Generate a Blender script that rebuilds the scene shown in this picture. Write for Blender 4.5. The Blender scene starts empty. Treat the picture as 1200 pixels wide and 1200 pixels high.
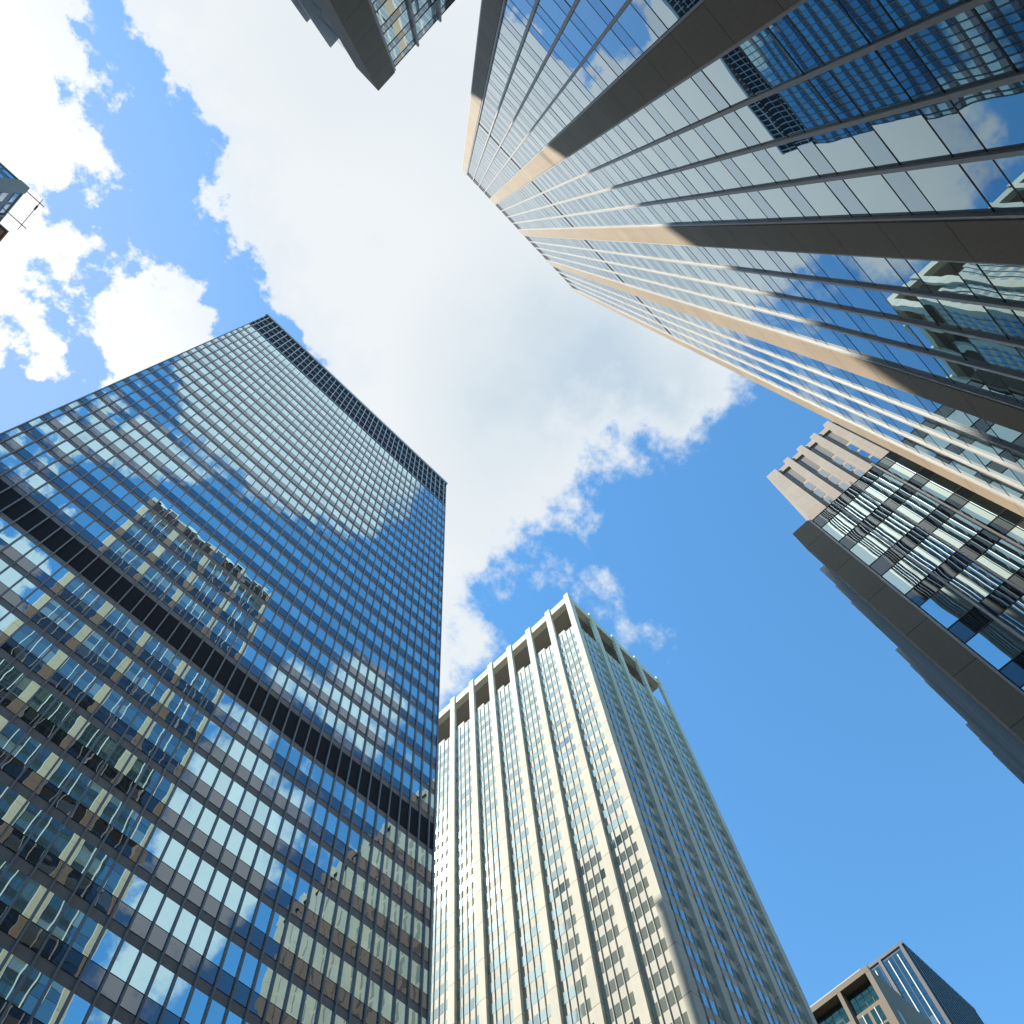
import bpy, math, random
from mathutils import Matrix, Vector
random.seed(7)
scene = bpy.context.scene
col = scene.collection
CZ = 1.6                      # eye height: heights below are given above the eye, CZ lifts them

# ------------------------------------------------------------------ camera
RIGHT = Vector((0.69940182, -0.71204677, -0.06185871))
DOWN = Vector((0.66671169, 0.68115402, -0.30253055))
FWD = Vector((0.25755121, 0.17034849, 0.95113026))
FPX = 1032.725 / 1200.0
cam_data = bpy.data.cameras.new('camera')
cam_data.sensor_width = 36.0
cam_data.lens = 36.0 * FPX
cam_data.clip_start = 0.1
cam_data.clip_end = 5000.0
cam = bpy.data.objects.new('camera', cam_data)
col.objects.link(cam)
m3 = Matrix((RIGHT, -DOWN, -FWD)).transposed()
cam.matrix_world = Matrix.Translation((0, 0, CZ)) @ m3.to_4x4()
scene.camera = cam

# ------------------------------------------------------------------ sun, exposure
SUN = Vector((-0.536, 0.597, 1.0)).normalized()
sd = bpy.data.lights.new('sun', 'SUN')
sd.energy = 5.0
sd.angle = math.radians(0.53)
sd.color = (1.0, 0.93, 0.82)
so = bpy.data.objects.new('sun', sd)
col.objects.link(so)
so.rotation_euler = SUN.to_track_quat('Z', 'Y').to_euler()
so.location = (-60, 60, 300)
scene.view_settings.view_transform = 'Standard'
scene.view_settings.look = 'None'
scene.view_settings.exposure = 1.0
scene.view_settings.gamma = 1.0
scene.view_settings.use_curve_mapping = False
scene.cycles.max_bounces = 8
scene.cycles.glossy_bounces = 5
scene.cycles.diffuse_bounces = 3
scene.cycles.sample_clamp_indirect = 4.0
scene.cycles.caustics_reflective = False
scene.cycles.caustics_refractive = False

# ------------------------------------------------------------------ sky: Nishita air plus a broken cloud deck
# cloud cover over the sky dome (stereographic map of the sky about the zenith), as products of two profiles
R_SKY = 0.54
SKY_STR = 0.122
SKY_TINT = (0.66, 1.15, 1.27)
SKY_DUST = 0.0
SKY_OZONE = 2.0
CLOUD_W = (3.55, 3.74, 3.84)      # sunlit cloud, in the sky texture's own units
CLOUD_S = (5.0, 5.0, 4.85)   # cloud close to the sun
CLOUD_G = (2.3, 2.8, 3.25)      # thick grey-blue underside
GREY = [((0.080, 0.022), 0.090, 0.90), ((0.121, -0.012), 0.090, 0.60), ((0.104, 0.087), 0.070, 0.30), ((-0.021, -0.076), 0.110, 0.25), ((-0.105, -0.027), 0.080, 0.30), ((0.158, -0.023), 0.060, 0.50)]
COVER=[(1.233,"0,0,0,0,9,65,138,191,232,272,315,334,301,248,185,150,202,272,309,296,264,271,289,314,348,322,219,88,21,13,1,0,0,0,0,0,0,0,0,0","1000,1000,1000,993,979,968,966,951,933,926,935,927,940,949,926,899,852,789,740,733,757,767,732,722,721,691,685,738,803,844,845,849,857,888,929,966,992,1000,1000,1000"),
(1.395,"327,327,327,327,335,413,521,613,718,804,826,833,759,749,754,765,797,842,877,907,954,1000,986,945,837,677,578,443,390,368,330,327,327,327,327,327,327,327,327,327","271,271,271,285,307,329,349,393,444,460,425,444,431,452,549,633,760,904,991,993,945,918,911,869,888,958,1000,884,691,530,504,498,506,487,439,362,293,271,271,271"),
(1.477,"543,543,543,543,515,356,164,49,50,105,105,44,0,133,367,577,705,790,820,790,725,696,700,700,703,679,623,574,546,542,543,543,543,543,543,543,543,543,543,543","530,530,530,545,569,588,599,637,684,696,662,678,674,662,721,777,772,708,648,648,689,683,563,400,311,349,364,289,138,15,0,15,28,111,232,373,488,530,530,530"),
(1.095,"524,524,524,524,523,498,463,438,445,498,568,551,496,469,481,502,520,547,606,713,754,717,571,296,53,0,142,368,513,516,523,524,524,524,524,524,524,524,524,524","617,617,615,484,290,145,95,34,99,224,302,170,450,815,988,1000,854,638,461,478,597,624,514,380,351,296,295,322,440,568,584,585,584,612,639,640,624,617,617,617"),
(0.567,"526,526,526,526,483,256,49,0,193,521,899,834,599,661,804,855,701,504,407,388,367,267,332,450,482,504,498,507,539,527,527,526,526,526,526,526,526,526,526,526","508,508,508,507,504,499,490,453,410,424,473,497,438,283,123,118,327,595,826,895,872,815,625,353,119,18,133,572,667,461,306,301,473,802,1000,856,598,508,508,508"),
(0.512,"489,489,489,489,440,327,350,400,221,121,432,799,881,681,371,178,0,41,330,593,736,806,696,643,607,522,625,722,909,781,514,489,489,489,489,489,489,489,489,489","475,475,475,492,531,574,589,599,531,412,379,368,315,542,687,582,387,260,219,256,359,615,960,1000,545,374,557,636,513,341,320,291,408,584,708,671,551,475,475,475"),
(0.353,"517,517,517,517,484,475,472,498,532,364,59,162,513,916,1000,903,505,178,113,357,674,800,625,442,367,608,504,293,248,351,502,517,517,517,517,517,517,517,517,517","653,653,653,668,670,645,626,482,220,97,307,393,254,541,598,516,297,229,354,717,935,357,0,401,733,752,767,745,704,366,187,176,416,482,456,487,582,652,653,653"),
(0.247,"528,528,528,528,523,456,390,421,697,884,901,447,156,201,402,566,126,0,483,892,860,606,300,171,553,940,599,346,402,455,525,528,528,528,528,528,528,528,528,528","427,427,430,598,781,838,800,776,569,128,20,199,406,658,797,582,595,736,939,620,164,243,507,323,0,73,623,874,815,623,613,676,455,332,282,299,364,426,427,427"),
(0.345,"490,490,490,490,493,499,483,494,604,654,623,546,319,58,325,657,726,373,0,112,533,743,755,734,592,402,339,476,689,636,498,490,490,490,490,490,490,490,490,490","660,660,659,616,556,552,643,475,172,223,539,581,86,297,289,356,632,852,748,462,284,510,632,818,1000,353,132,315,483,521,540,593,374,254,278,420,606,660,660,660"),
(0.135,"554,554,554,554,592,668,612,466,185,320,487,802,781,466,260,288,673,687,369,401,639,652,431,327,647,898,260,0,262,344,530,554,554,554,554,554,554,554,554,554","240,240,248,555,773,763,902,699,277,28,196,636,671,476,382,631,845,741,431,84,441,872,264,53,778,614,746,304,0,355,635,527,442,666,990,931,525,241,240,240"),
(0.175,"567,567,567,567,559,552,478,435,473,541,487,511,503,476,548,540,181,262,683,499,408,413,487,1000,882,217,146,240,234,328,543,567,567,567,567,567,567,567,567,567","573,573,571,412,170,171,645,879,991,799,326,90,0,314,528,464,674,710,404,432,451,623,286,273,601,453,590,537,569,523,459,463,467,505,575,584,571,573,573,573"),
(0.109,"601,601,601,601,476,137,39,261,736,891,633,224,782,693,100,13,518,571,426,306,394,669,908,545,341,495,677,728,0,222,578,601,601,601,601,601,601,601,601,601","407,407,406,395,431,478,397,421,428,636,798,735,374,523,641,698,647,705,671,454,75,0,294,377,640,673,301,813,794,374,324,256,388,609,854,732,466,407,407,407"),
(0.094,"466,466,466,466,563,555,579,414,232,861,680,134,229,1000,566,156,515,613,407,251,683,676,338,394,836,319,447,393,821,668,519,466,466,466,466,466,466,466,466,466","586,586,588,605,538,510,698,557,403,423,314,331,404,415,372,511,558,386,460,758,383,398,995,228,371,1000,285,430,360,446,560,572,418,466,499,535,382,585,586,586"),
(0.074,"526,526,526,526,342,132,104,562,1000,515,296,370,729,385,695,388,474,770,619,446,474,683,164,168,922,417,318,224,735,729,529,526,526,526,526,526,526,526,526,526","479,479,482,595,561,447,601,541,642,478,112,190,1000,581,347,510,649,600,486,657,277,334,542,593,812,593,347,73,719,628,145,134,786,778,571,295,465,478,479,479")]

world = bpy.data.worlds.new('World')
scene.world = world
world.use_nodes = True
nt = world.node_tree
nt.nodes.clear()

class NG:
    """tiny helper to write node arithmetic as code"""
    def __init__(s, tree): s.t = tree; s.n = tree.nodes; s.l = tree.links
    def node(s, typ, **kw):
        nd = s.n.new(typ)
        for k, v in kw.items(): setattr(nd, k, v)
        return nd
    def put(s, sock, v):
        if isinstance(v, bpy.types.NodeSocket): s.l.new(v, sock)
        else: sock.default_value = v
    def m(s, op, a, b=0.0, c=0.0, clamp=False):
        nd = s.node('ShaderNodeMath', operation=op, use_clamp=clamp)
        s.put(nd.inputs[0], a)
        if len(nd.inputs) > 1: s.put(nd.inputs[1], b)
        if len(nd.inputs) > 2: s.put(nd.inputs[2], c)
        return nd.outputs[0]
    def vm(s, op, a, b=(0, 0, 0), scale=None):
        nd = s.node('ShaderNodeVectorMath', operation=op)
        s.put(nd.inputs[0], a)
        s.put(nd.inputs[1], b)
        if scale is not None: s.put(nd.inputs['Scale'], scale)
        return nd.outputs['Value'] if op in ('LENGTH', 'DISTANCE', 'DOT_PRODUCT') else nd.outputs[0]
    def noise(s, vec, scale, detail=4.0, rough=0.5, out='Fac', dist=0.0):
        nd = s.node('ShaderNodeTexNoise')
        if vec is not None: s.l.new(vec, nd.inputs['Vector'])
        nd.inputs['Scale'].default_value = scale
        nd.inputs['Detail'].default_value = detail
        nd.inputs['Roughness'].default_value = rough
        nd.inputs['Distortion'].default_value = dist
        return nd.outputs[out]
    def smooth(s, v, lo, hi, a=0.0, b=1.0):
        nd = s.node('ShaderNodeMapRange', interpolation_type='SMOOTHSTEP')
        s.put(nd.inputs[0], v)
        for i, q in enumerate((lo, hi, a, b)): s.put(nd.inputs[i + 1], q)
        return nd.outputs[0]
    def lin(s, v, lo, hi, a=0.0, b=1.0):
        nd = s.node('ShaderNodeMapRange')
        s.put(nd.inputs[0], v)
        for i, q in enumerate((lo, hi, a, b)): s.put(nd.inputs[i + 1], q)
        return nd.outputs[0]
    def mix(s, f, a, b, blend='MIX'):
        nd = s.node('ShaderNodeMix', data_type='RGBA', blend_type=blend)
        s.put(nd.inputs[0], f); s.put(nd.inputs[6], a); s.put(nd.inputs[7], b)
        return nd.outputs[2]

g = NG(nt)
tc = g.node('ShaderNodeTexCoord')
d_ = g.vm('NORMALIZE', tc.outputs['Generated'])
sep = g.node('ShaderNodeSeparateXYZ'); nt.links.new(d_, sep.inputs[0])
zc = g.m('MAXIMUM', sep.outputs[2], 0.0)
den = g.m('ADD', zc, 1.0)
sx = g.m('DIVIDE', sep.outputs[0], den)
sy = g.m('DIVIDE', sep.outputs[1], den)
comb = g.node('ShaderNodeCombineXYZ')
nt.links.new(sx, comb.inputs[0]); nt.links.new(sy, comb.inputs[1])
P = comb.outputs[0]
# domain warp so edges curl
wn = g.node('ShaderNodeTexNoise')
nt.links.new(P, wn.inputs['Vector'])
wn.inputs['Scale'].default_value = 30.0; wn.inputs['Detail'].default_value = 5.0; wn.inputs['Roughness'].default_value = 0.6
warp = g.vm('SCALE', g.vm('SUBTRACT', wn.outputs['Color'], (0.5, 0.5, 0.5)), scale=0.016)
Pw = g.vm('ADD', P, warp)
sw = g.node('ShaderNodeSeparateXYZ'); nt.links.new(Pw, sw.inputs[0])
X01 = g.m('MULTIPLY_ADD', sw.outputs[0], 0.5 / R_SKY, 0.5, clamp=True)
Y01 = g.m('MULTIPLY_ADD', sw.outputs[1], 0.5 / R_SKY, 0.5, clamp=True)
def curve(inp, vals):
    nd = g.node('ShaderNodeFloatCurve')
    cm = nd.mapping
    cm.use_clip = False
    cu = cm.curves[0]
    n = len(vals)
    pts = [(i / (n - 1), v / 1000.0) for i, v in enumerate(vals)]
    cu.points[0].location = pts[0]; cu.points[1].location = pts[-1]
    for p in pts[1:-1]: cu.points.new(*p)
    cm.update()
    g.put(nd.inputs['Value'], inp)
    return g.m('MULTIPLY_ADD', nd.outputs[0], 2.0, -1.0)
acc = None
for w_, fx, fy in COVER:
    pr = g.m('MULTIPLY', curve(X01, [int(q) for q in fx.split(',')]), curve(Y01, [int(q) for q in fy.split(',')]))
    acc = g.m('MULTIPLY_ADD', pr, w_, acc if acc is not None else 0.0)
f1 = g.noise(P, 42.0, 9.0, 0.62)
f2 = g.noise(P, 9.0, 4.0, 0.55)
acc = g.m('ADD', acc, g.m('MULTIPLY_ADD', g.m('SUBTRACT', f1, 0.5), 1.9, 0.04))
acc = g.m('ADD', acc, g.m('MULTIPLY', g.m('SUBTRACT', f2, 0.5), 0.35))
# edges are crisp towards the sun, soft and wispy away from it
soft = g.lin(sx, -0.05, 0.2, 0.16, 0.55)
dens = g.smooth(acc, -0.04, soft)
thick = g.smooth(acc, 0.1, 1.0)
# grey, thicker middle of the deck
def blob(c, r):
    q = g.vm('DISTANCE', P, (c[0], c[1], 0.0))
    return g.smooth(q, 0.0, r, 1.0, 0.0)
gr = 0.0
for c, r, a in GREY: gr = g.m('MULTIPLY_ADD', blob(c, r), a, gr)
gr = g.m('MULTIPLY', gr, g.lin(g.noise(P, 7.0, 5.0, 0.55), 0.32, 0.68, 0.45, 1.25))
gr = g.m('MULTIPLY', gr, thick, clamp=True)
sunglow = g.smooth(g.vm('DOT_PRODUCT', d_, tuple(SUN)), 0.88, 1.0)
CS = 1.0
white = g.mix(sunglow, (CLOUD_W[0], CLOUD_W[1], CLOUD_W[2], 1), (CLOUD_S[0], CLOUD_S[1], CLOUD_S[2], 1))
cloud = g.mix(gr, white, (CLOUD_G[0], CLOUD_G[1], CLOUD_G[2], 1))
sky = g.node('ShaderNodeTexSky', sky_type='NISHITA')
sky.sun_disc = False
sky.sun_elevation = math.asin(SUN.z)
sky.sun_rotation = math.atan2(SUN.x, SUN.y)
sky.altitude = 0.0; sky.air_density = 1.0; sky.dust_density = SKY_DUST; sky.ozone_density = SKY_OZONE
air = g.mix(1.0, sky.outputs[0], (SKY_TINT[0], SKY_TINT[1], SKY_TINT[2], 1), 'MULTIPLY')
air = g.mix(g.m('MULTIPLY', g.smooth(g.vm('DOT_PRODUCT', d_, tuple(SUN)), 0.80, 1.02), 0.6), air, (2.2, 2.75, 3.7, 1))   # pale haze round the sun
out = g.mix(g.m('MULTIPLY', dens, g.lin(thick, 0, 1, 0.9, 1.0)), air, cloud)
bg = g.node('ShaderNodeBackground')
nt.links.new(out, bg.inputs['Color'])
bg.inputs['Strength'].default_value = SKY_STR
wo = g.node('ShaderNodeOutputWorld')
nt.links.new(bg.outputs[0], wo.inputs['Surface'])
world.cycles.sampling_method = 'AUTOMATIC'

# ------------------------------------------------------------------ materials
def material(name):
    m = bpy.data.materials.new(name); m.use_nodes = True
    m.node_tree.nodes.clear()
    return m, NG(m.node_tree)

def finish(m, g, shader):
    o = g.node('ShaderNodeOutputMaterial')
    g.l.new(shader, o.inputs['Surface'])
    return m

def position(g):
    ge = g.node('ShaderNodeNewGeometry')
    return ge.outputs['Position'], ge.outputs['Random Per Island']

def stone(name, base, var=0.12, grain=0.06, joint=None, rough=0.8, streak=0.0, spec=0.3, stain=None):
    """mineral surface: broad mottling, fine grain, rain streaks, optional panel seams every joint metres of height"""
    m, g = material(name)
    pos, rnd = position(g)
    n1 = g.noise(pos, 0.22, 5.0, 0.6)
    n2 = g.noise(pos, 9.0, 4.0, 0.7)
    v = g.m('MULTIPLY_ADD', g.m('SUBTRACT', n1, 0.5), var * 2.4, 1.0)
    v = g.m('ADD', v, g.m('MULTIPLY', g.m('SUBTRACT', n2, 0.5), grain * 3.0))
    if streak:
        st = g.noise(g.vm('MULTIPLY', pos, (2.2, 2.2, 0.05)), 1.0, 4.0, 0.6)
        v = g.m('ADD', v, g.m('MULTIPLY', g.m('SUBTRACT', st, 0.55), streak))
    if joint:
        sp = g.node('ShaderNodeSeparateXYZ'); g.l.new(pos, sp.inputs[0])
        fr = g.m('FRACT', g.m('DIVIDE', g.m('ADD', sp.outputs[2], joint[1]), joint[0]))
        panel = g.node('ShaderNodeTexWhiteNoise', noise_dimensions='1D')
        g.l.new(g.m('FLOOR', g.m('DIVIDE', g.m('ADD', sp.outputs[2], joint[1]), joint[0])), panel.inputs['W'])
        v = g.m('ADD', v, g.m('MULTIPLY', g.m('SUBTRACT', panel.outputs['Value'], 0.5), 0.10))
        seam = g.m('LESS_THAN', fr, joint[2] / joint[0])
        v = g.m('MULTIPLY', v, g.m('MULTIPLY_ADD', seam, -0.55, 1.0))
    bs = g.node('ShaderNodeBsdfPrincipled')
    c = g.vm('SCALE', (base[0], base[1], base[2]), scale=v)
    if stain:
        s2 = g.smooth(g.noise(g.vm('MULTIPLY', pos, (0.6, 0.6, 0.12)), 1.0, 5.0, 0.62), 0.55, 0.75)
        mx = g.node('ShaderNodeMix', data_type='VECTOR'); g.put(mx.inputs[0], g.m('MULTIPLY', s2, stain[3]))
        g.l.new(c, mx.inputs[4]); mx.inputs[5].default_value = stain[:3]; c = mx.outputs[1]
    g.l.new(c, bs.inputs['Base Color'])
    bs.inputs['Roughness'].default_value = rough
    bs.inputs['Specular IOR Level'].default_value = spec
    return finish(m, g, bs.outputs[0])

def metal(name, base, rough=0.45, metallic=0.0, var=0.08, spec=0.5):
    m, g = material(name)
    pos, rnd = position(g)
    n1 = g.noise(g.vm('MULTIPLY', pos, (0.8, 0.8, 0.15)), 1.0, 5.0, 0.6)
    v = g.m('MULTIPLY_ADD', g.m('SUBTRACT', n1, 0.5), var * 3, 1.0)
    v = g.m('ADD', v, g.m('MULTIPLY', g.m('SUBTRACT', rnd, 0.5), var))
    bs = g.node('ShaderNodeBsdfPrincipled')
    g.l.new(g.vm('SCALE', base, scale=v), bs.inputs['Base Color'])
    bs.inputs['Roughness'].default_value = rough
    bs.inputs['Metallic'].default_value = metallic
    bs.inputs['Specular IOR Level'].default_value = spec
    return finish(m, g, bs.outputs[0])

def glass(name, tint, lo, power, dark=(0.012, 0.016, 0.018), light=None, share=0.0, wav=0.004, wsc=0.45, rough=0.0, hi=1.0, lohi=0.0, gz=7.0):
    """coated window glass: a mirror with a tint, stronger towards grazing, over a dark room or a drawn blind;
    every pane bulges a little, so the reflections bend"""
    m, g = material(name)
    pos, rnd = position(g)
    lw = g.node('ShaderNodeLayerWeight'); lw.inputs['Blend'].default_value = 0.5
    fac = g.m('POWER', lw.outputs['Facing'], power)
    low = lo if not lohi else g.m('MULTIPLY_ADD', rnd, lohi, lo)
    fac = g.m('ADD', g.m('MULTIPLY', fac, g.m('SUBTRACT', hi, low)), low)
    wn = g.node('ShaderNodeTexWhiteNoise', noise_dimensions='1D'); g.l.new(g.m('MULTIPLY', rnd, 977.0), wn.inputs['W'])
    off = g.vm('SCALE', wn.outputs['Color'], scale=37.0)
    hgt = g.noise(g.vm('ADD', pos, off), wsc, 1.5, 0.4)
    bp = g.node('ShaderNodeBump')
    bp.inputs['Strength'].default_value = 1.0
    bp.inputs['Distance'].default_value = wav
    g.l.new(hgt, bp.inputs['Height'])
    gl = g.node('ShaderNodeBsdfGlossy')
    gl.inputs['Roughness'].default_value = rough
    tv = g.m('MULTIPLY_ADD', g.m('SUBTRACT', wn.outputs['Value'], 0.5), 0.10, 1.0)
    f5 = g.m('POWER', lw.outputs['Facing'], gz)
    tcol = g.mix(f5, (*tint, 1), (0.95, 0.96, 0.97, 1))
    g.l.new(g.vm('SCALE', tcol, scale=tv), gl.inputs['Color'])
    g.l.new(bp.outputs[0], gl.inputs['Normal'])
    df = g.node('ShaderNodeBsdfDiffuse')
    if light:
        f = g.smooth(rnd, 1.0 - share - 0.08, 1.0 - share + 0.08)
        df_c = g.mix(f, (*dark, 1), (*light, 1))
        g.l.new(df_c, df.inputs['Color'])
    else:
        df.inputs['Color'].default_value = (*dark, 1)
    mx = g.node('ShaderNodeMixShader')
    g.l.new(fac, mx.inputs[0]); g.l.new(df.outputs[0], mx.inputs[1]); g.l.new(gl.outputs[0], mx.inputs[2])
    return finish(m, g, mx.outputs[0])

MAT = {}
# tall glass tower
MAT['tower_glass'] = glass('tower_glass', (0.53, 0.79, 0.86), 0.78, 2.0, dark=(0.02, 0.03, 0.03), light=(0.16, 0.17, 0.15), share=0.12, wav=0.0034, wsc=0.55, lohi=0.2)
MAT['tower_spandrel'] = glass('tower_spandrel', (0.36, 0.41, 0.46), 0.42, 2.2, dark=(0.012, 0.014, 0.018), wav=0.009, wsc=0.6)
MAT['tower_metal'] = metal('tower_metal', (0.28, 0.25, 0.22), 0.5)
MAT['tower_mullion'] = metal('tower_mullion', (0.27, 0.275, 0.265), 0.4)
MAT['black_louver'] = metal('black_louver', (0.012, 0.012, 0.015), 0.7, spec=0.2)
MAT['crown_frame'] = metal('crown_frame', (0.42, 0.47, 0.53), 0.4)
# ribbed tower
MAT['pale_stone'] = stone('pale_stone', (0.55, 0.535, 0.44), 0.11, 0.05, (6.92, 1.0, 0.13), streak=0.22)
MAT['pale_panel'] = stone('pale_panel', (0.50, 0.495, 0.425), 0.11, 0.05, (3.46, 0.35, 0.0), streak=0.15, rough=0.8)
MAT['rib_glass'] = glass('rib_glass', (0.46, 0.66, 0.74), 0.50, 1.6, dark=(0.06, 0.065, 0.06), light=(0.42, 0.42, 0.32), share=0.6, wav=0.006, wsc=0.5, rough=0.05, lohi=0.25)
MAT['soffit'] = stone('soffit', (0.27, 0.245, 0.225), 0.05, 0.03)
# pier tower and its wings
MAT['warm_granite'] = stone('warm_granite', (0.335, 0.27, 0.19), 0.13, 0.14, (3.57, 2.14, 0.06), rough=0.7, streak=0.2)
MAT['pier_glass'] = glass('pier_glass', (0.56, 0.74, 0.81), 0.22, 2.2, gz=4.0, dark=(0.035, 0.05, 0.05), light=(0.14, 0.16, 0.14), share=0.2, wav=0.006, wsc=0.35)
MAT['pier_spandrel'] = glass('pier_spandrel', (0.47, 0.64, 0.75), 0.17, 2.1, gz=5.0, dark=(0.03, 0.04, 0.045), wav=0.008, wsc=0.35)
MAT['wing_glass'] = glass('wing_glass', (0.55, 0.74, 0.80), 0.62, 1.4, dark=(0.03, 0.04, 0.04), light=(0.2, 0.2, 0.15), share=0.15, wav=0.006, wsc=0.35)
MAT['wing_spandrel'] = glass('wing_spandrel', (0.40, 0.52, 0.60), 0.10, 2.2, dark=(0.014, 0.018, 0.02), wav=0.012, wsc=0.35)
MAT['pale_metal'] = metal('pale_metal', (0.45, 0.44, 0.41), 0.45)
MAT['black_gasket'] = metal('black_gasket', (0.02, 0.019, 0.022), 0.6, spec=0.2)
MAT['roofing'] = stone('roofing', (0.16, 0.155, 0.15), 0.1, 0.05)
# the others
MAT['limestone'] = stone('limestone', (0.345, 0.30, 0.25), 0.09, 0.05, (2.9, 0.4, 0.03), streak=0.12)
MAT['stone_window'] = glass('stone_window', (0.62, 0.70, 0.76), 0.45, 1.6, dark=(0.02, 0.022, 0.026), wav=0.012, wsc=0.6)
MAT['grille'] = metal('grille', (0.15, 0.15, 0.145), 0.55)
MAT['frame_concrete'] = stone('frame_concrete', (0.225, 0.19, 0.145), 0.08, 0.04, None, streak=0.10)
MAT['teal_glass'] = glass('teal_glass', (0.34, 0.60, 0.66), 0.14, 2.0, dark=(0.012, 0.02, 0.024), light=(0.12, 0.14, 0.13), share=0.15, wav=0.012, wsc=0.5, lohi=0.16)
MAT['loggia_glass'] = glass('loggia_glass', (0.30, 0.62, 0.68), 0.34, 1.6, dark=(0.012, 0.02, 0.024), light=(0.16, 0.19, 0.17), share=0.2, wav=0.012, wsc=0.5, lohi=0.35)
MAT['dark_metal'] = metal('dark_metal', (0.075, 0.085, 0.095), 0.4)
MAT['white_metal'] = metal('white_metal', (0.72, 0.71, 0.67), 0.4)
MAT['grey_concrete'] = stone('grey_concrete', (0.22, 0.20, 0.18), 0.08, 0.04, None, streak=0.10)
MAT['brown_brick'] = stone('brown_brick', (0.21, 0.12, 0.095), 0.10, 0.10, (0.225, 0.0, 0.012))
MAT['steel'] = metal('steel', (0.16, 0.16, 0.165), 0.5)
def sky_blocker_wall():
    m, g = material('sky_blocker_wall')
    pos, rnd = position(g)
    ge = g.node('ShaderNodeNewGeometry')
    sp = g.node('ShaderNodeSeparateXYZ'); g.l.new(pos, sp.inputs[0])
    sn = g.node('ShaderNodeSeparateXYZ'); g.l.new(ge.outputs['Normal'], sn.inputs[0])
    fz = g.m('FRACT', g.m('DIVIDE', sp.outputs[2], 3.7))
    fh = g.m('FRACT', g.m('DIVIDE', g.m('ADD', sp.outputs[0], sp.outputs[1]), 2.9))
    w = g.m('MULTIPLY', g.m('LESS_THAN', g.m('ABSOLUTE', g.m('SUBTRACT', fz, 0.5)), 0.26), g.m('LESS_THAN', g.m('ABSOLUTE', g.m('SUBTRACT', fh, 0.5)), 0.3))
    w = g.m('MULTIPLY', w, g.m('LESS_THAN', g.m('ABSOLUTE', sn.outputs[2]), 0.5))
    base = g.mix(rnd, (0.15, 0.12, 0.095, 1), (0.20, 0.18, 0.155, 1))
    bs = g.node('ShaderNodeBsdfPrincipled')
    g.l.new(g.mix(w, base, (0.03, 0.035, 0.04, 1)), bs.inputs['Base Color'])
    bs.inputs['Roughness'].default_value = 0.7
    return finish(m, g, bs.outputs[0])
MAT['sky_blocker_wall'] = sky_blocker_wall()
MAT['asphalt'] = stone('asphalt', (0.05, 0.05, 0.052), 0.15, 0.12, None, 0.9)
MAT['paving'] = stone('paving', (0.17, 0.165, 0.155), 0.08, 0.06, None, 0.85)
MAT['paint'] = stone('paint', (0.75, 0.74, 0.70), 0.05, 0.04, None, 0.7)
MAT['plain_ground'] = stone('plain_ground', (0.07, 0.068, 0.064), 0.1, 0.06, None, 0.9)

# ------------------------------------------------------------------ mesh helpers
def tag(o, label=None, cat=None, group=None, kind=None):
    if label: o['label'] = label
    if cat: o['category'] = cat
    if group: o['group'] = group
    if kind: o['kind'] = kind
    return o

def root(name, loc, label, cat, group=None):
    o = bpy.data.objects.new(name, None)
    o.empty_display_size = 2.0
    o.location = loc
    col.objects.link(o)
    return tag(o, label, cat, group)

class MB:
    """collects boxes and panes and links them as ONE mesh object"""
    def __init__(s): s.v = []; s.f = []; s.mi = []
    def hexa(s, p, mi=0, skip=()):
        b = len(s.v); s.v += p
        for i, q in enumerate(((0, 3, 2, 1), (4, 5, 6, 7), (0, 1, 5, 4), (1, 2, 6, 5), (2, 3, 7, 6), (3, 0, 4, 7))):
            if i in skip: continue
            s.f.append(tuple(b + k for k in q)); s.mi.append(mi)
        return s
    def box(s, x0, x1, y0, y1, z0, z1, mi=0):
        if x0 > x1: x0, x1 = x1, x0
        if y0 > y1: y0, y1 = y1, y0
        return s.hexa([(x0, y0, z0), (x1, y0, z0), (x1, y1, z0), (x0, y1, z0), (x0, y0, z1), (x1, y0, z1), (x1, y1, z1), (x0, y1, z1)], mi)
    def build(s, name, mats, parent=None, bevel=0.0):
        me = bpy.data.meshes.new(name)
        off = Vector(parent_world(parent)) if parent else Vector((0, 0, 0))
        me.from_pydata([(p[0] - off.x, p[1] - off.y, p[2] - off.z) for p in s.v], [], s.f)
        for mm in (mats if isinstance(mats, (list, tuple)) else [mats]): me.materials.append(MAT[mm])
        me.polygons.foreach_set('material_index', s.mi)
        me.update()
        o = bpy.data.objects.new(name, me)
        col.objects.link(o)
        if parent: o.parent = parent
        if bevel:
            md = o.modifiers.new('bevel', 'BEVEL'); md.width = bevel; md.segments = 1; md.limit_method = 'ANGLE'
        return o

def parent_world(o):
    l = Vector((0, 0, 0))
    while o is not None:
        l = l + o.location; o = o.parent
    return l

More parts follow.
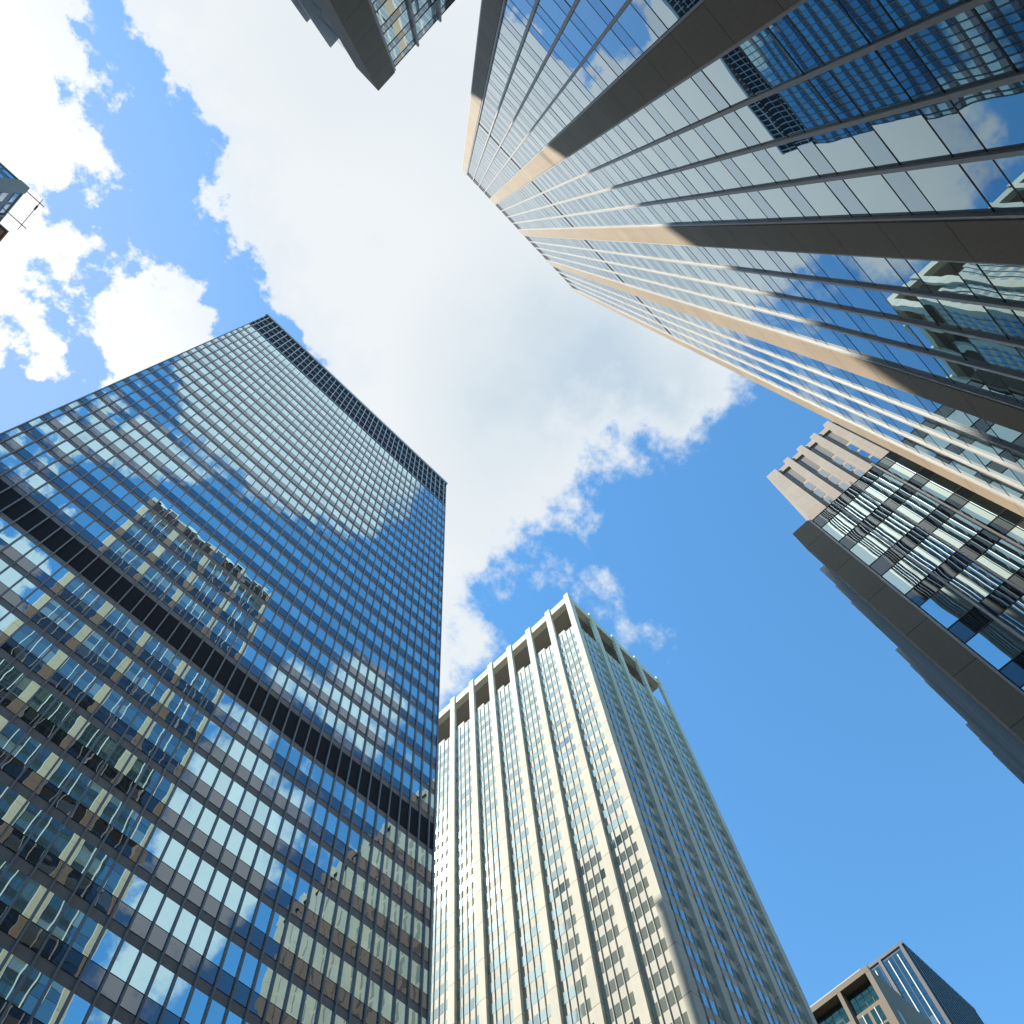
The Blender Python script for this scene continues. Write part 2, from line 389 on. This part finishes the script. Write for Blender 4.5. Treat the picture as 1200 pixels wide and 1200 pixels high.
class Face:
    """a vertical facade plane: runs along axis, stands at at, looks towards sign"""
    def __init__(s, axis, at, sign): s.axis = axis; s.at = at; s.sign = sign
    def pt(s, a, d, z):
        return (a, s.at + s.sign * d, z + CZ) if s.axis == 'x' else (s.at + s.sign * d, a, z + CZ)
    def slab(s, mb, a0, a1, d0, d1, z0, z1, mi=0, tilt=0.0):
        """box on the facade; tilt leans its outer face a little, as no two panes sit alike"""
        tx = random.gauss(0, tilt) if tilt else 0.0
        tz = random.gauss(0, tilt) if tilt else 0.0
        ac, zc = (a0 + a1) / 2, (z0 + z1) / 2
        e = lambda a, z: d1 + tx * (a - ac) + tz * (z - zc)
        p = [s.pt(a0, d0, z0), s.pt(a1, d0, z0), s.pt(a1, e(a1, z0), z0), s.pt(a0, e(a0, z0), z0),
             s.pt(a0, d0, z1), s.pt(a1, d0, z1), s.pt(a1, e(a1, z1), z1), s.pt(a0, e(a0, z1), z1)]
        if (s.axis == 'x') == (s.sign < 0):      # keep the faces turned outwards
            p = [p[k] for k in (1, 0, 3, 2, 5, 4, 7, 6)]
        mb.hexa(p, mi)
        return p

CAMP = Vector((0, 0, CZ))
def px_of(p):
    d = Vector(p) - CAMP
    z = d.dot(FWD)
    if z <= 0.01: return None
    return (0.5 + FPX * d.dot(RIGHT) / z, 0.5 + FPX * d.dot(DOWN) / z)

class Panes:
    """the repeated panes of one building: the 100 that show largest become parts, the others one stuff part"""
    def __init__(s, name, mats, hidden=None): s.name = name; s.mats = mats; s.items = []; s.hidden = hidden
    def add(s, face, a0, a1, d0, d1, z0, z1, tilt, mi=0):
        s.items.append((face, a0, a1, d0, d1, z0, z1, tilt, mi))
    def shown(s, it):
        f, a0, a1, d0, d1, z0, z1, tl, mi = it
        q = [px_of(f.pt(a, d1, z)) for a, z in ((a0, z0), (a1, z0), (a1, z1), (a0, z1))]
        if any(k is None for k in q): return 0.0
        c = (sum(k[0] for k in q) / 4, sum(k[1] for k in q) / 4)
        if not (0.004 < c[0] < 0.996 and 0.004 < c[1] < 0.996): return 0.0
        if s.hidden and s.hidden(c[0] * 1200, c[1] * 1200): return 0.0
        return abs(sum(q[i][0] * q[(i + 1) % 4][1] - q[(i + 1) % 4][0] * q[i][1] for i in range(4))) / 2
    def build(s, parent, most=100):
        order = sorted(range(len(s.items)), key=lambda i: -s.shown(s.items[i]))
        big = [i for i in order[:most] if s.shown(s.items[i]) > 0]
        rest = MB()
        keep = set(big)
        for i, it in enumerate(s.items):
            f, a0, a1, d0, d1, z0, z1, tl, mi = it
            if i in keep:
                one = MB(); f.slab(one, a0, a1, d0, d1, z0, z1, mi, tl)
                one.build(s.name, s.mats, parent)
            else:
                f.slab(rest, a0, a1, d0, d1, z0, z1, mi, tl)
        if rest.v:
            tag(rest.build(s.name + '_field', s.mats, parent), kind='stuff')

def fbox(face, a0, a1, d0, d1, z0, z1, name, mat, parent):
    mb = MB(); face.slab(mb, a0, a1, d0, d1, z0, z1)
    return mb.build(name, mat, parent)

# ------------------------------------------------------------------ ground, avenue, pavements
def sheet(name, x0, x1, y0, y1, z, mat):
    mb = MB()
    mb.v = [(x0, y0, z), (x1, y0, z), (x1, y1, z), (x0, y1, z)]; mb.f = [(0, 1, 2, 3)]; mb.mi = [0]
    return tag(mb.build(name, mat), kind='structure')

def slab(name, x0, x1, y0, y1, z0, z1, mat):
    return tag(MB().box(x0, x1, y0, y1, z0, z1).build(name, mat), kind='structure')

sheet('ground', -2500, 2500, -2500, 2500, -0.02, 'plain_ground')
sheet('road', -400, 600, 3.2, 29.4, 0.004, 'asphalt')
mk = MB()
for k in range(-30, 60):
    for yy in (9.5, 23.0):
        b = len(mk.v); mk.v += [(k * 9.0, yy, 0.009), (k * 9.0 + 3.0, yy, 0.009), (k * 9.0 + 3.0, yy + 0.15, 0.009), (k * 9.0, yy + 0.15, 0.009)]
        mk.f.append((b, b + 1, b + 2, b + 3)); mk.mi.append(0)
tag(mk.build('road_marking', 'paint'), kind='structure')
slab('median', -400, 600, 14.6, 18.0, -0.01, 0.14, 'paving')
slab('pavement', -400, 600, -8.3, 3.2, -0.01, 0.14, 'paving')
slab('pavement', -400, 600, 29.4, 34.0, -0.01, 0.14, 'paving')

# unseen building blocks added round about to shut out the low sky, lower on the horizon than anything in the photo
def city():
    rnd = random.Random(11)
    mb = MB()
    for i in range(-9, 12):
        for j in range(-9, 10):
            x, y = i * 82.0 + 10, j * 74.0 + 16
            if abs(y - 16) < 30: continue
            if -120 < x < 230 and -120 < y < 150: 
                continue
            dist = math.hypot(x, y)
            for q in range(2):
                w, dd = rnd.uniform(24, 36), rnd.uniform(46, 60)
                h = min(rnd.uniform(50, 135), dist * 0.52)
                xx = x + (q - 0.5) * 38
                mb.box(xx - w / 2, xx + w / 2, y - dd / 2, y + dd / 2, 0, h)
                if rnd.random() < 0.6:
                    mb.box(xx - w / 3, xx + w / 3, y - dd / 3, y + dd / 3, h, h + rnd.uniform(4, 14))
    tag(mb.build('sky_blocker_city', 'sky_blocker_wall'), kind='stuff')
city()

# ------------------------------------------------------------------ the tall glass tower on the far side of the avenue
def glass_tower():
    X0, X1, Y0, Y1, TOP = -13.6, 31.22, 34.28, 84.4, 163.4
    r = root('glass_tower', ((X0 + X1) / 2, (Y0 + Y1) / 2, 0),
             'blue glass tower with a black louvre band at mid-height and a black gridded crown', 'skyscraper')
    f = Face('x', Y0, -1)
    MB().box(X0, X1, Y0, Y1, 0.0, TOP + CZ).build('wall', 'tower_metal', r)
    xs = [30.55 - 1.0615 * k for k in range(42)]
    edges = [X0] + sorted(xs) + [X1]
    pan = Panes('window', ['tower_glass']); spa = Panes('spandrel_panel', ['tower_spandrel'])
    bases = [61.35 + 3.74 * k for k in range(23)] + [57.4 - 3.74 * (k + 1) for k in range(15)]
    for i in range(len(edges) - 1):
        a0, a1 = edges[i] + 0.05, edges[i + 1] - 0.05
        if a1 - a0 < 0.25: continue
        for zb in bases:
            if zb < 2: continue
            spa.add(f, a0, a1, 0.0, 0.03, zb + 0.69, zb + 1.80, 0.0030)
            pan.add(f, a0, a1, 0.0, 0.03, zb + 1.86, zb + 3.72, 0.0012)
        pan.add(f, a0, a1, 0.0, 0.03, 147.45, 149.35, 0.0016)
    pan.build(r); spa.build(r)
    fbox(f, X0 + 0.06, X1 - 0.06, 0.0, 0.02, 58.1, 61.3, 'louver_band', 'black_louver', r)
    crown = fbox(f, X0 + 0.06, X1 - 0.06, 0.0, 0.02, 149.6, 163.3, 'louver_crown', 'black_louver', r)
    for x in xs:
        fbox(f, x - 0.05, x + 0.05, 0.0, 0.17, 1.0, 149.6, 'mullion', 'tower_mullion', r)
        fbox(f, x - 0.075, x + 0.075, 0.0, 0.19, 149.6, 163.3, 'crown_mullion', 'crown_frame', crown)
    for x in (X0 + 0.05, X1 - 0.05):
        fbox(f, x - 0.05, x + 0.05, 0.0, 0.12, 1.0, 163.3, 'corner_trim', 'tower_mullion', r)
    for z in (149.6, 153.1, 156.55, 160.0):
        fbox(f, X0, X1, 0.0, 0.14, z - 0.13, z + 0.13, 'crown_rail', 'crown_frame', crown)
    MB().box(X0 - 0.15, X1 + 0.15, Y0 - 0.3, Y1 + 0.15, 163.35 + CZ, 164.4 + CZ).build('coping', 'crown_frame', r)
    MB().box(X0 + 8, X1 - 8, Y0 + 14, Y1 - 14, TOP + CZ, TOP + 7).build('penthouse', 'tower_metal', r)
glass_tower()

# ------------------------------------------------------------------ the pale ribbed tower at the next corner
def ribbed_tower():
    XP, YP = 72.4, 37.6                 # outer faces of the ribs
    X1, Y1, TOP = 104.2, 99.6, 184.0
    d = 0.6
    r = root('ribbed_tower', ((XP + X1) / 2, (YP + Y1) / 2, 0),
             'pale stone tower with tall vertical ribs and an open colonnade crown', 'skyscraper')
    XW, YW = XP + d, YP + d
    lf, rf = Face('y', XW, -1), Face('x', YW, -1)
    ZW = 169.35
    MB().box(XW, X1 - d, YW, Y1 - d, 0, ZW + CZ).build('wall', 'pale_panel', r)
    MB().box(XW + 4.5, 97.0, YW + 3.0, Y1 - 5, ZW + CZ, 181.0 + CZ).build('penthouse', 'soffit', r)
    # roof slab carried by the ribs, open in the middle band
    MB().box(XP + 0.25, X1 - 0.25, YP + 0.25, Y1 - 0.25, 180.7 + CZ, 183.3 + CZ).build('roof_beam', 'pale_stone', r)
    beam = r.children[-1]
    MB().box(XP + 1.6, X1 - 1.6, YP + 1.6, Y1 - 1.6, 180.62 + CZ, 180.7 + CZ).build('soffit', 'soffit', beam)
    hid = lambda x, y: x < 523 - 0.028 * (y - 566) + 2
    win = Panes('window', ['rib_glass'], hid)
    bases = [89.74 - 3.46 * k for k in range(26)] + [89.74 + 3.46 * k for k in range(1, 23)]
    # corner rib, then ribs along both faces
    MB().box(XP, XP + 1.45, YP, YP + 1.24, 0, TOP + CZ).build('corner_rib', 'pale_stone', r)
    y0 = YP + 1.24
    ribs_y = [(43.40 + 6.13 * k, 44.78 + 6.13 * k) for k in range(9)]
    starts = [y0] + [b for a, b in ribs_y]
    ends = [a for a, b in ribs_y] + [Y1 - 0.6]
    for k, (a, b) in enumerate(ribs_y):
        fbox(lf, a, b, -0.02, d, -CZ, TOP, 'rib', 'pale_stone', r)
    fins = []
    for s_, e_ in zip(starts, ends):
        w = (e_ - s_) / 4
        if w < 0.6: continue
        for i in range(4):
            for zt in bases:
                if zt - 1.75 < 3: continue
                win.add(lf, s_ + i * w + 0.07, s_ + (i + 1) * w - 0.07, -0.05, 0.02, zt - 1.75, zt, 0.004)
            if i: fins.append((lf, s_ + i * w))
    ribs_x = [(79.75 + 7.8 * k, 81.15 + 7.8 * k) for k in range(4)]
    starts = [XP + 1.45] + [b for a, b in ribs_x]
    ends = [a for a, b in ribs_x] + [X1 - 0.4]
    for a, b in ribs_x:
        fbox(rf, a, b, -0.02, d, -CZ, TOP, 'rib', 'pale_stone', r)
    for s_, e_ in zip(starts, ends):
        w = (e_ - s_) / 4
        if w < 0.6: continue
        for i in range(4):
            for zt in bases:
                if zt - 1.75 < 3: continue
                win.add(rf, s_ + i * w + 0.12, s_ + (i + 1) * w - 0.12, -0.05, 0.02, zt - 1.75, zt, 0.003)
            if i: fins.append((rf, s_ + i * w))
    win.build(r)
    for f, a in fins:
        fbox(f, a - 0.045, a + 0.045, -0.02, 0.15, 2.0, ZW, 'fin', 'pale_panel', r)
    # stubs standing on the parapet line of the left face
    for s_, e_ in zip(([y0] + [b for a, b in ribs_y]), [a for a, b in ribs_y]):
        fbox(lf, s_ + 2.4, e_ - 0.3, -0.5, 0.03, ZW, ZW + 1.3, 'parapet_block', 'pale_panel', r)
ribbed_tower()

# ------------------------------------------------------------------ the pier-and-glass tower overhead, with its two low wings
FL = 3.57
ZB = 46.71 - FL * 13                     # bottom of the lowest spandrel row

def pier_tower():
    YP, TOP = -8.42, 168.9
    X0, X1 = -6.5, 23.6
    r = root('pier_tower', ((X0 + X1) / 2, -30, 0),
             'mirror-glass tower with wide tan piers, rising almost overhead at the upper right', 'skyscraper')
    f = Face('x', YP - 0.18, 1)
    MB().box(X0 + 0.02, X1 - 0.02, -52, YP - 0.2, 0, TOP + CZ - 0.3).build('wall', 'black_gasket', r)
    MB().box(X0 + 0.1, X1 - 0.1, -51.9, YP - 0.1, TOP - 0.45 + CZ, TOP + CZ).build('roof', 'pale_metal', r)
    fs = Face('y', X0, -1)
    fbox(fs, -52, YP - 0.19, -0.02, 0.05, 0, TOP - 0.4, 'side_wall', 'warm_granite', r)
    fbox(Face('y', X1, 1), -52, YP - 0.19, -0.02, 0.05, 0, TOP - 0.4, 'side_wall', 'warm_granite', r)
    piers = [(-6.5, -5.22), (0.44, 1.93), (7.86, 9.35), (15.32, 16.85), (22.55, 23.6)]
    win = Panes('window', ['pier_glass']); spa = Panes('spandrel_panel', ['pier_spandrel'])
    for a, b in piers:
        fbox(f, a + 0.10, b - 0.10, -0.01, 0.18, -CZ, TOP, 'pier', 'warm_granite', r)
        for e0, e1 in ((a, a + 0.09), (b - 0.09, b)):
            fbox(f, e0, e1, -0.01, 0.14, 0.5, TOP - 0.1, 'pier_trim', 'pale_metal', r)
    for k in range(4):
        a, b = piers[k][1], piers[k + 1][0]
        w = (b - a) / 4
        for i in range(4):
            a0, a1 = a + i * w + (0.02 if i == 0 else 0.07), a + (i + 1) * w - (0.02 if i == 3 else 0.07)
            for n in range(0, 46):
                zb = ZB + FL * n
                if zb + FL > 163.6: break
                if n != 25:
                    spa.add(f, a0, a1, -0.01, 0.02, zb + 0.035, zb + 1.215, 0.0022)
                win.add(f, a0, a1, -0.01, 0.02, zb + 1.285, zb + FL - 0.035, 0.0022)
        for i in range(1, 4):
            x = a + i * w
            fbox(f, x - 0.06, x + 0.06, -0.01, 0.125, 0.5, TOP - 0.05, 'mullion', 'pale_metal', r)
        for n in range(0, 46):
            zb = ZB + FL * n
            if zb > 163.6: break
            mb = MB()
            for z in (zb, zb + 1.25):
                f.slab(mb, a + 0.01, b - 0.01, -0.015, 0.027, z - 0.03, z + 0.03)
            mb.build('transom', 'black_gasket', r)
    win.build(r); spa.build(r)
pier_tower()

def wing(xface, sgn, label, extent, TOP, k):
    """low wing beside the tower, coming further out to the avenue; its end wall faces sgn along x"""
    YF, FL = -1.96 * k, 3.57 * k
    YP = -3.10 * k
    x_far = xface - sgn * extent
    lo, hi = min(xface, x_far), max(xface, x_far)
    r = root('office_wing', ((lo + hi) / 2, -22, 0), label, 'office building', 'low glass wings beside the pier tower')
    e = Face('y', xface - sgn * 0.18, sgn)                       # end wall
    fr = Face('x', YF - 0.18, 1)                                 # avenue front
    MB().box(min(xface - sgn * 0.2, x_far), max(xface - sgn * 0.2, x_far), -44, YF - 0.2, 0, TOP - 0.32 + CZ).build('wall', 'black_gasket', r)
    MB().box(lo + 0.25, hi - 0.25, -43.8, YF - 0.3, TOP - 0.31 + CZ, TOP - 0.08 + CZ).build('roof', 'roofing', r)
    win = Panes('window', ['wing_glass']); spa = Panes('spandrel_panel', ['wing_spandrel'])
    zt = [TOP - 0.06 - FL * k for k in range(13)]
    bay = 1.49 * k
    def rows(face, a0, a1, tilt):
        for z in zt:
            if z - FL < 0.3: continue
            spa.add(face, a0, a1, -0.01, 0.02, z - 1.215, z - 0.035, tilt)
            win.add(face, a0, a1, -0.01, 0.02, z - FL + 0.035, z - 1.285, tilt)
    # corner pier shared by both faces
    mb = MB()
    e.slab(mb, YP, YF, -0.01, 0.18, -CZ, TOP)
    mb.build('corner_pier', 'warm_granite', r)
    fbox(fr, *sorted((xface - sgn * 0.19, xface - sgn * 1.4)), -0.01, 0.18, -CZ, TOP, 'pier', 'warm_granite', r)
    fbox(e, YP - 0.11, YP - 0.01, -0.01, 0.15, 0.5, TOP - 0.05, 'pier_trim', 'pale_metal', r)
    y = YP - 0.12
    n = 0
    while y > -40:
        group = (n % 5) == 4
        if n % 5 == 4 and y < -12:
            fbox(e, y - 1.4, y, -0.01, 0.18, -CZ, TOP, 'pier', 'warm_granite', r); y -= 1.4; n += 1; continue
        rows(e, y - bay + 0.06, y - 0.06, 0.0035)
        fbox(e, y - bay - 0.05, y - bay + 0.05, -0.01, 0.17, 0.5, TOP + 0.12, 'mullion', 'pale_metal', r)
        y -= bay; n += 1
    for z in zt:
        if z - FL < 0.3: continue
        mb = MB()
        for q in (z, z - 1.25): e.slab(mb, -40, YP - 0.12, -0.015, 0.035, q - 0.03, q + 0.03)
        mb.build('transom', 'black_gasket', r)
    # avenue front: bays of four between piers, fins standing proud
    a = xface - sgn * 1.4
    k = 0
    while abs(a - xface) < extent - 8:
        for i in range(4):
            p, q = a - sgn * i * 1.45, a - sgn * (i + 1) * 1.45
            rows(fr, min(p, q) + 0.06, max(p, q) - 0.06, 0.003)
            if i < 3: fbox(fr, q - 0.06, q + 0.06, -0.01, 0.42, 0.5, TOP + 0.05, 'mullion', 'pale_metal', r)
        a -= sgn * 5.8
        fbox(fr, *sorted((a, a - sgn * 1.4)), -0.01, 0.18, -CZ, TOP, 'pier', 'warm_granite', r)
        a -= sgn * 1.4
    win.build(r); spa.build(r)
    MB().box(lo + 0.185, hi - 0.185, -44, YF - 0.185, TOP - 0.075 + CZ, TOP + 0.03 + CZ).build('coping', 'pale_metal', r)
wing(24.1, -1, 'low glass wing with a brown corner pier, in front of the limestone tower', 30.0, 44.85, 0.975)
wing(-6.95, 1, 'low glass wing with a wide dark corner pier, at the top edge', 30.0, 46.0, 1.0)

# ------------------------------------------------------------------ limestone tower behind the wing
def limestone_tower():
    k = 0.816
    XP = 71.1
    r = root('limestone_tower', (XP + 12, -34, 0),
             'beige limestone tower with ribs and window slots, peeping out above the brown-piered wing', 'skyscraper')
    d = 0.95
    f = Face('y', XP + d, -1)
    T = 190.6 * k
    MB().box(XP + d, XP + 24, -58.7, -15.1 * k, 0, 189.2 * k + CZ).build('wall', 'limestone', r)
    # corner shaft, stepping out towards the avenue on its way down
    prev = T
    ys = -12.55 * k
    for j, zt in enumerate((T, 178.0 * k, 170.8 * k, 163.6 * k, 148 * k)):
        ylim = ys + j * 0.42
        pass
    mb = MB()
    zs = [190.4 * k, 177.7 * k, 170.6 * k, 163.4 * k, 140 * k, 0]
    for j in range(5):
        mb.box(XP, XP + 22 + j * 0.5, -15.15 * k, (-12.55 + 0.42 * j) * k, (zs[j + 1] if j < 4 else -CZ) + CZ, zs[j] + CZ)
    mb.build('corner_shaft', 'limestone', r)
    win = Panes('window', ['stone_window'])
    y = -15.15 * k
    pitch = 3.92 * k
    n = 0
    while y - pitch > -58:
        # slot (dark recess with windows), then a rib
        w0, w1 = y - 0.92 * k, y - 2.46 * k
        f_ = Face('y', XP + d, -1)
        fbox(f_, w1 + 0.1, w0 - 0.1, 0.0, 0.03, 178.2 * k, 187.6 * k, 'grille', 'grille', r)
        for q in range(28):
            zt = 176.9 * k - 5.22 * k * q
            if zt < 10: break
            win.add(f_, w1 + 0.1, w0 - 0.1, 0.0, 0.02, zt - 4.2 * k, zt, 0.004)
        fbox(f, y - pitch, y - pitch + 1.42 * k, -0.02, d, -CZ, T, 'rib', 'limestone', r)
        y -= pitch; n += 1
    win.build(r)
    MB().box(XP + 0.55, XP + 22, -58.6, -15.2 * k, 188.0 * k + CZ, 190.1 * k + CZ).build('parapet', 'limestone', r)
limestone_tower()

# ------------------------------------------------------------------ two buildings far down the avenue
def frame_building():
    X, Y, TOP = 143.5, 38.1, 125.5
    r = root('frame_building', (X + 12, Y + 12, 0),
             'tan concrete office building with deep top-floor loggias, beside the dark teal tower', 'office building')
    f = Face('y', X + 1.7, -1); s = Face('x', Y, -1)
    MB().box(X + 1.7, X + 24, Y + 0.9, Y + 30, 0, TOP - 3 + CZ).build('wall', 'frame_concrete', r)
    MB().box(X + 0.02, X + 24, Y, Y + 0.95, 0, TOP + CZ).build('side_wall', 'frame_concrete', r)
    MB().box(X, X + 24, Y + 0.02, Y + 30, TOP - 1.1 + CZ, TOP + 0.02 + CZ).build('roof_beam', 'frame_concrete', r)
    MB().box(X + 0.6, X + 23, Y + 1.6, Y + 29, TOP + CZ, TOP + 0.7 + CZ).build('coping', 'pale_metal', r)
    for a in (6.9, 14.2, 21.5):
        MB().box(X + 0.02, X + 1.8, Y + a, Y + a + 0.75, 0, TOP - 1.05 + CZ).build('column', 'frame_concrete', r)
    win = Panes('window', ['loggia_glass'])
    zl = TOP - 6.3
    for b0, b1 in ((0.95, 6.9), (7.65, 14.2), (14.95, 21.5)):
        w = (b1 - b0) / 4
        for i in range(4):
            for z in (zl, zl + 1.5, zl + 3.0):
                win.add(f, Y + b0 + i * w + 0.07, Y + b0 + (i + 1) * w - 0.07, 0.0, 0.05, z, z + 1.4, 0.006)
        # below the loggia the bay is filled out to the front, with two window columns
        MB().box(X + 0.5, X + 1.8, Y + b0, Y + b1, 0, zl - 0.2 + CZ).build('infill_panel', 'frame_concrete', r)
        infill = r.children[-1]
        ff = Face('y', X + 0.5, -1)
        for c0, c1 in ((0.12, 0.46), (0.56, 0.90)):
            u0, u1 = Y + b0 + (b1 - b0) * c0, Y + b0 + (b1 - b0) * c1
            for q in range(24):
                zt = zl - 1.0 - 3.5 * q
                if zt < 8: break
                win.add(ff, u0, (u0 + u1) / 2 - 0.08, -0.02, 0.03, zt - 2.9, zt, 0.006)
                win.add(ff, (u0 + u1) / 2 + 0.08, u1, -0.02, 0.03, zt - 2.9, zt, 0.006)
            fbox(ff, (u0 + u1) / 2 - 0.07, (u0 + u1) / 2 + 0.07, -0.02, 0.12, 8, zl - 0.9, 'mullion', 'white_metal', infill)
    fbox(s, X + 3.0, X + 4.2, -0.02, 0.04, TOP - 15, TOP - 8, 'slot_window', 'pale_metal', r)
    win.build(r)
frame_building()

def dark_tower():
    X, Y, TOP = 184.0, 39.0, 160.0
    r = root('dark_glass_tower', (X + 14, Y + 14, 0),
             'dark teal glass tower with thin white vertical strips, farthest at the bottom right', 'skyscraper')
    f = Face('y', X, -1); s = Face('x', Y, -1)
    MB().box(X, X + 30, Y, Y + 34, 0, TOP + CZ).build('wall', 'dark_metal', r)
    win = Panes('window', ['teal_glass'])
    cols = [0.9 + 1.3 * i for i in range(24)]
    for i, a in enumerate(cols):
        for q in range(34):
            zt = TOP - 1.2 - 3.4 * q
            win.add(f, Y + a + 0.08, Y + a + 1.22, -0.02, 0.04, zt - 2.1, zt, 0.01)
            win.add(f, Y + a + 0.08, Y + a + 1.22, -0.02, 0.03, zt - 3.3, zt - 2.2, 0.01)
    for i in range(16):
        for q in range(34):
            zt = TOP - 1.2 - 3.4 * q
            win.add(s, X + 1.4 + 1.75 * i, X + 2.5 + 1.75 * i, -0.02, 0.04, zt - 2.4, zt, 0.003)
    win.build(r)
    for a in (2.1, 4.7, 8.6, 13.8, 17.7):
        fbox(f, Y + a - 0.10, Y + a + 0.10, -0.02, 0.35, 5, TOP - 2.0, 'white_strip', 'white_metal', r)
    for a in (0.35, 6.6, 11.8):
        fbox(f, Y + a - 0.35, Y + a + 0.35, -0.02, 0.3, 5, TOP - 0.2, 'pier', 'dark_metal', r)
    for i in range(17):
        fbox(s, X + 0.55 + 1.75 * i, X + 1.05 + 1.75 * i, -0.02, 0.5, 5, TOP - 0.6, 'fin', 'dark_metal', r)
    MB().box(X - 0.25, X + 30.2, Y - 0.4, Y + 34, TOP - 0.5 + CZ, TOP + 0.3 + CZ).build('coping', 'dark_metal', r)
dark_tower()

# ------------------------------------------------------------------ left edge: gridded tower, its roof rig, brick building
def grid_tower():
    X, Y, TOP = -60.0, 50.2, 177.0
    r = root('grid_tower', (X - 17, Y + 17, 0),
             'grey tower with a dark window grid, its roof corner at the left edge', 'skyscraper')
    f = Face('y', X, 1); s = Face('x', Y, -1)
    MB().box(X - 34, X - 0.02, Y + 0.02, Y + 40, 0, TOP - 0.2 + CZ).build('wall', 'dark_metal', r)
    MB().box(X - 1.7, X + 0.25, Y - 0.25, Y + 1.2, 0, TOP + CZ).build('corner_pier', 'grey_concrete', r)
    MB().box(X - 34, X + 0.1, Y - 0.1, Y + 40, TOP - 0.6 + CZ, TOP - 0.05 + CZ).build('coping', 'grey_concrete', r)
    win = Panes('window', ['stone_window'])
    for i in range(14):
        for q in range(40):
            zt = TOP - 1.6 - 3.9 * q
            if zt < 8: break
            win.add(f, Y + 1.5 + 2.6 * i, Y + 3.5 + 2.6 * i, -0.01, 0.05, zt - (2.6 if q else 1.6), zt, 0.006)
            if i < 12: win.add(s, X - 4.0 - 2.6 * i, X - 2.0 - 2.6 * i, -0.01, 0.05, zt - (2.6 if q else 1.6), zt, 0.006)
    win.build(r)
    for i in range(4):
        fbox(f, Y + 6.5 + 7.8 * i, Y + 6.9 + 7.8 * i, -0.01, 0.3, 5, TOP - 0.6, 'pier', 'dark_metal', r)
        fbox(s, X - 9.2 - 7.8 * i, X - 8.8 - 7.8 * i, -0.01, 0.3, 5, TOP - 0.6, 'pier', 'dark_metal', r)
grid_tower()

def tube(mb, p, q, w):
    p, q = Vector(p), Vector(q); dv = (q - p).normalized()
    up = Vector((0, 0, 1)) if abs(dv.z) < 0.9 else Vector((1, 0, 0))
    a = dv.cross(up).normalized() * w; b = dv.cross(a).normalized() * w
    n = 8
    base = len(mb.v)
    for c in (p, q):
        for i in range(n):
            t = 2 * math.pi * i / n
            v = c + a * math.cos(t) + b * math.sin(t); mb.v.append(tuple(v))
    for i in range(n):
        j = (i + 1) % n
        mb.f.append((base + i, base + j, base + n + j, base + n + i)); mb.mi.append(0)
    mb.f.append(tuple(base + i for i in reversed(range(n)))); mb.mi.append(0)
    mb.f.append(tuple(base + n + i for i in range(n))); mb.mi.append(0)

def roof_rig():
    z = 177.0 + CZ
    X = -60.0
    r = root('roof_rig', (X - 1.5, 54, z), 'thin steel davit rig jutting from the roof of the grey tower at left', 'roof rig')
    for y in (50.9, 56.3):
        mb = MB(); tube(mb, (X - 3.0, y, z + 0.25), (X + 3.9, y + 0.05, z + 0.35), 0.10)
        arm = mb.build('arm', 'steel', r)
        MB().box(X - 3.2, X - 2.6, y - 0.3, y + 0.3, z - 0.06, z + 0.14).build('base_plate', 'steel', arm)
    mb = MB(); tube(mb, (X + 2.9, 50.0, z + 0.42), (X + 2.9, 57.6, z + 0.42), 0.07)
    rail = mb.build('rail', 'steel', r)
    mb = MB(); mb.box(X + 2.75, X + 3.05, 51.6, 52.6, z + 0.3, z + 0.6)
    mb.build('winch', 'steel', rail)
roof_rig()

def brick_building():
    TOP = 110.0
    X, Y = -36.1, 36.7
    r = root('brick_building', (X - 11, Y + 6, 0), 'brown brick roof corner just below the grey grid tower at left edge', 'building')
    MB().box(X - 22, X, Y, Y + 11, 0, TOP + CZ - 0.4).build('wall', 'brown_brick', r)
    MB().box(X - 22.2, X + 0.15, Y - 0.15, Y + 11.2, TOP - 0.5 + CZ, TOP + CZ).build('coping', 'brown_brick', r)
    win = Panes('window', ['stone_window'])
    f = Face('y', X, 1); s = Face('x', Y, -1)
    for q in range(27):
        zt = TOP - 2.6 - 3.6 * q
        for i in range(4):
            win.add(f, Y + 1.0 + 2.6 * i, Y + 2.2 + 2.6 * i, -0.02, 0.03, zt - 1.8, zt, 0.005)
        for i in range(8):
            win.add(s, X - 2.2 - 2.6 * i, X - 1.0 - 2.6 * i, -0.02, 0.03, zt - 1.8, zt, 0.005)
    win.build(r)
brick_building()
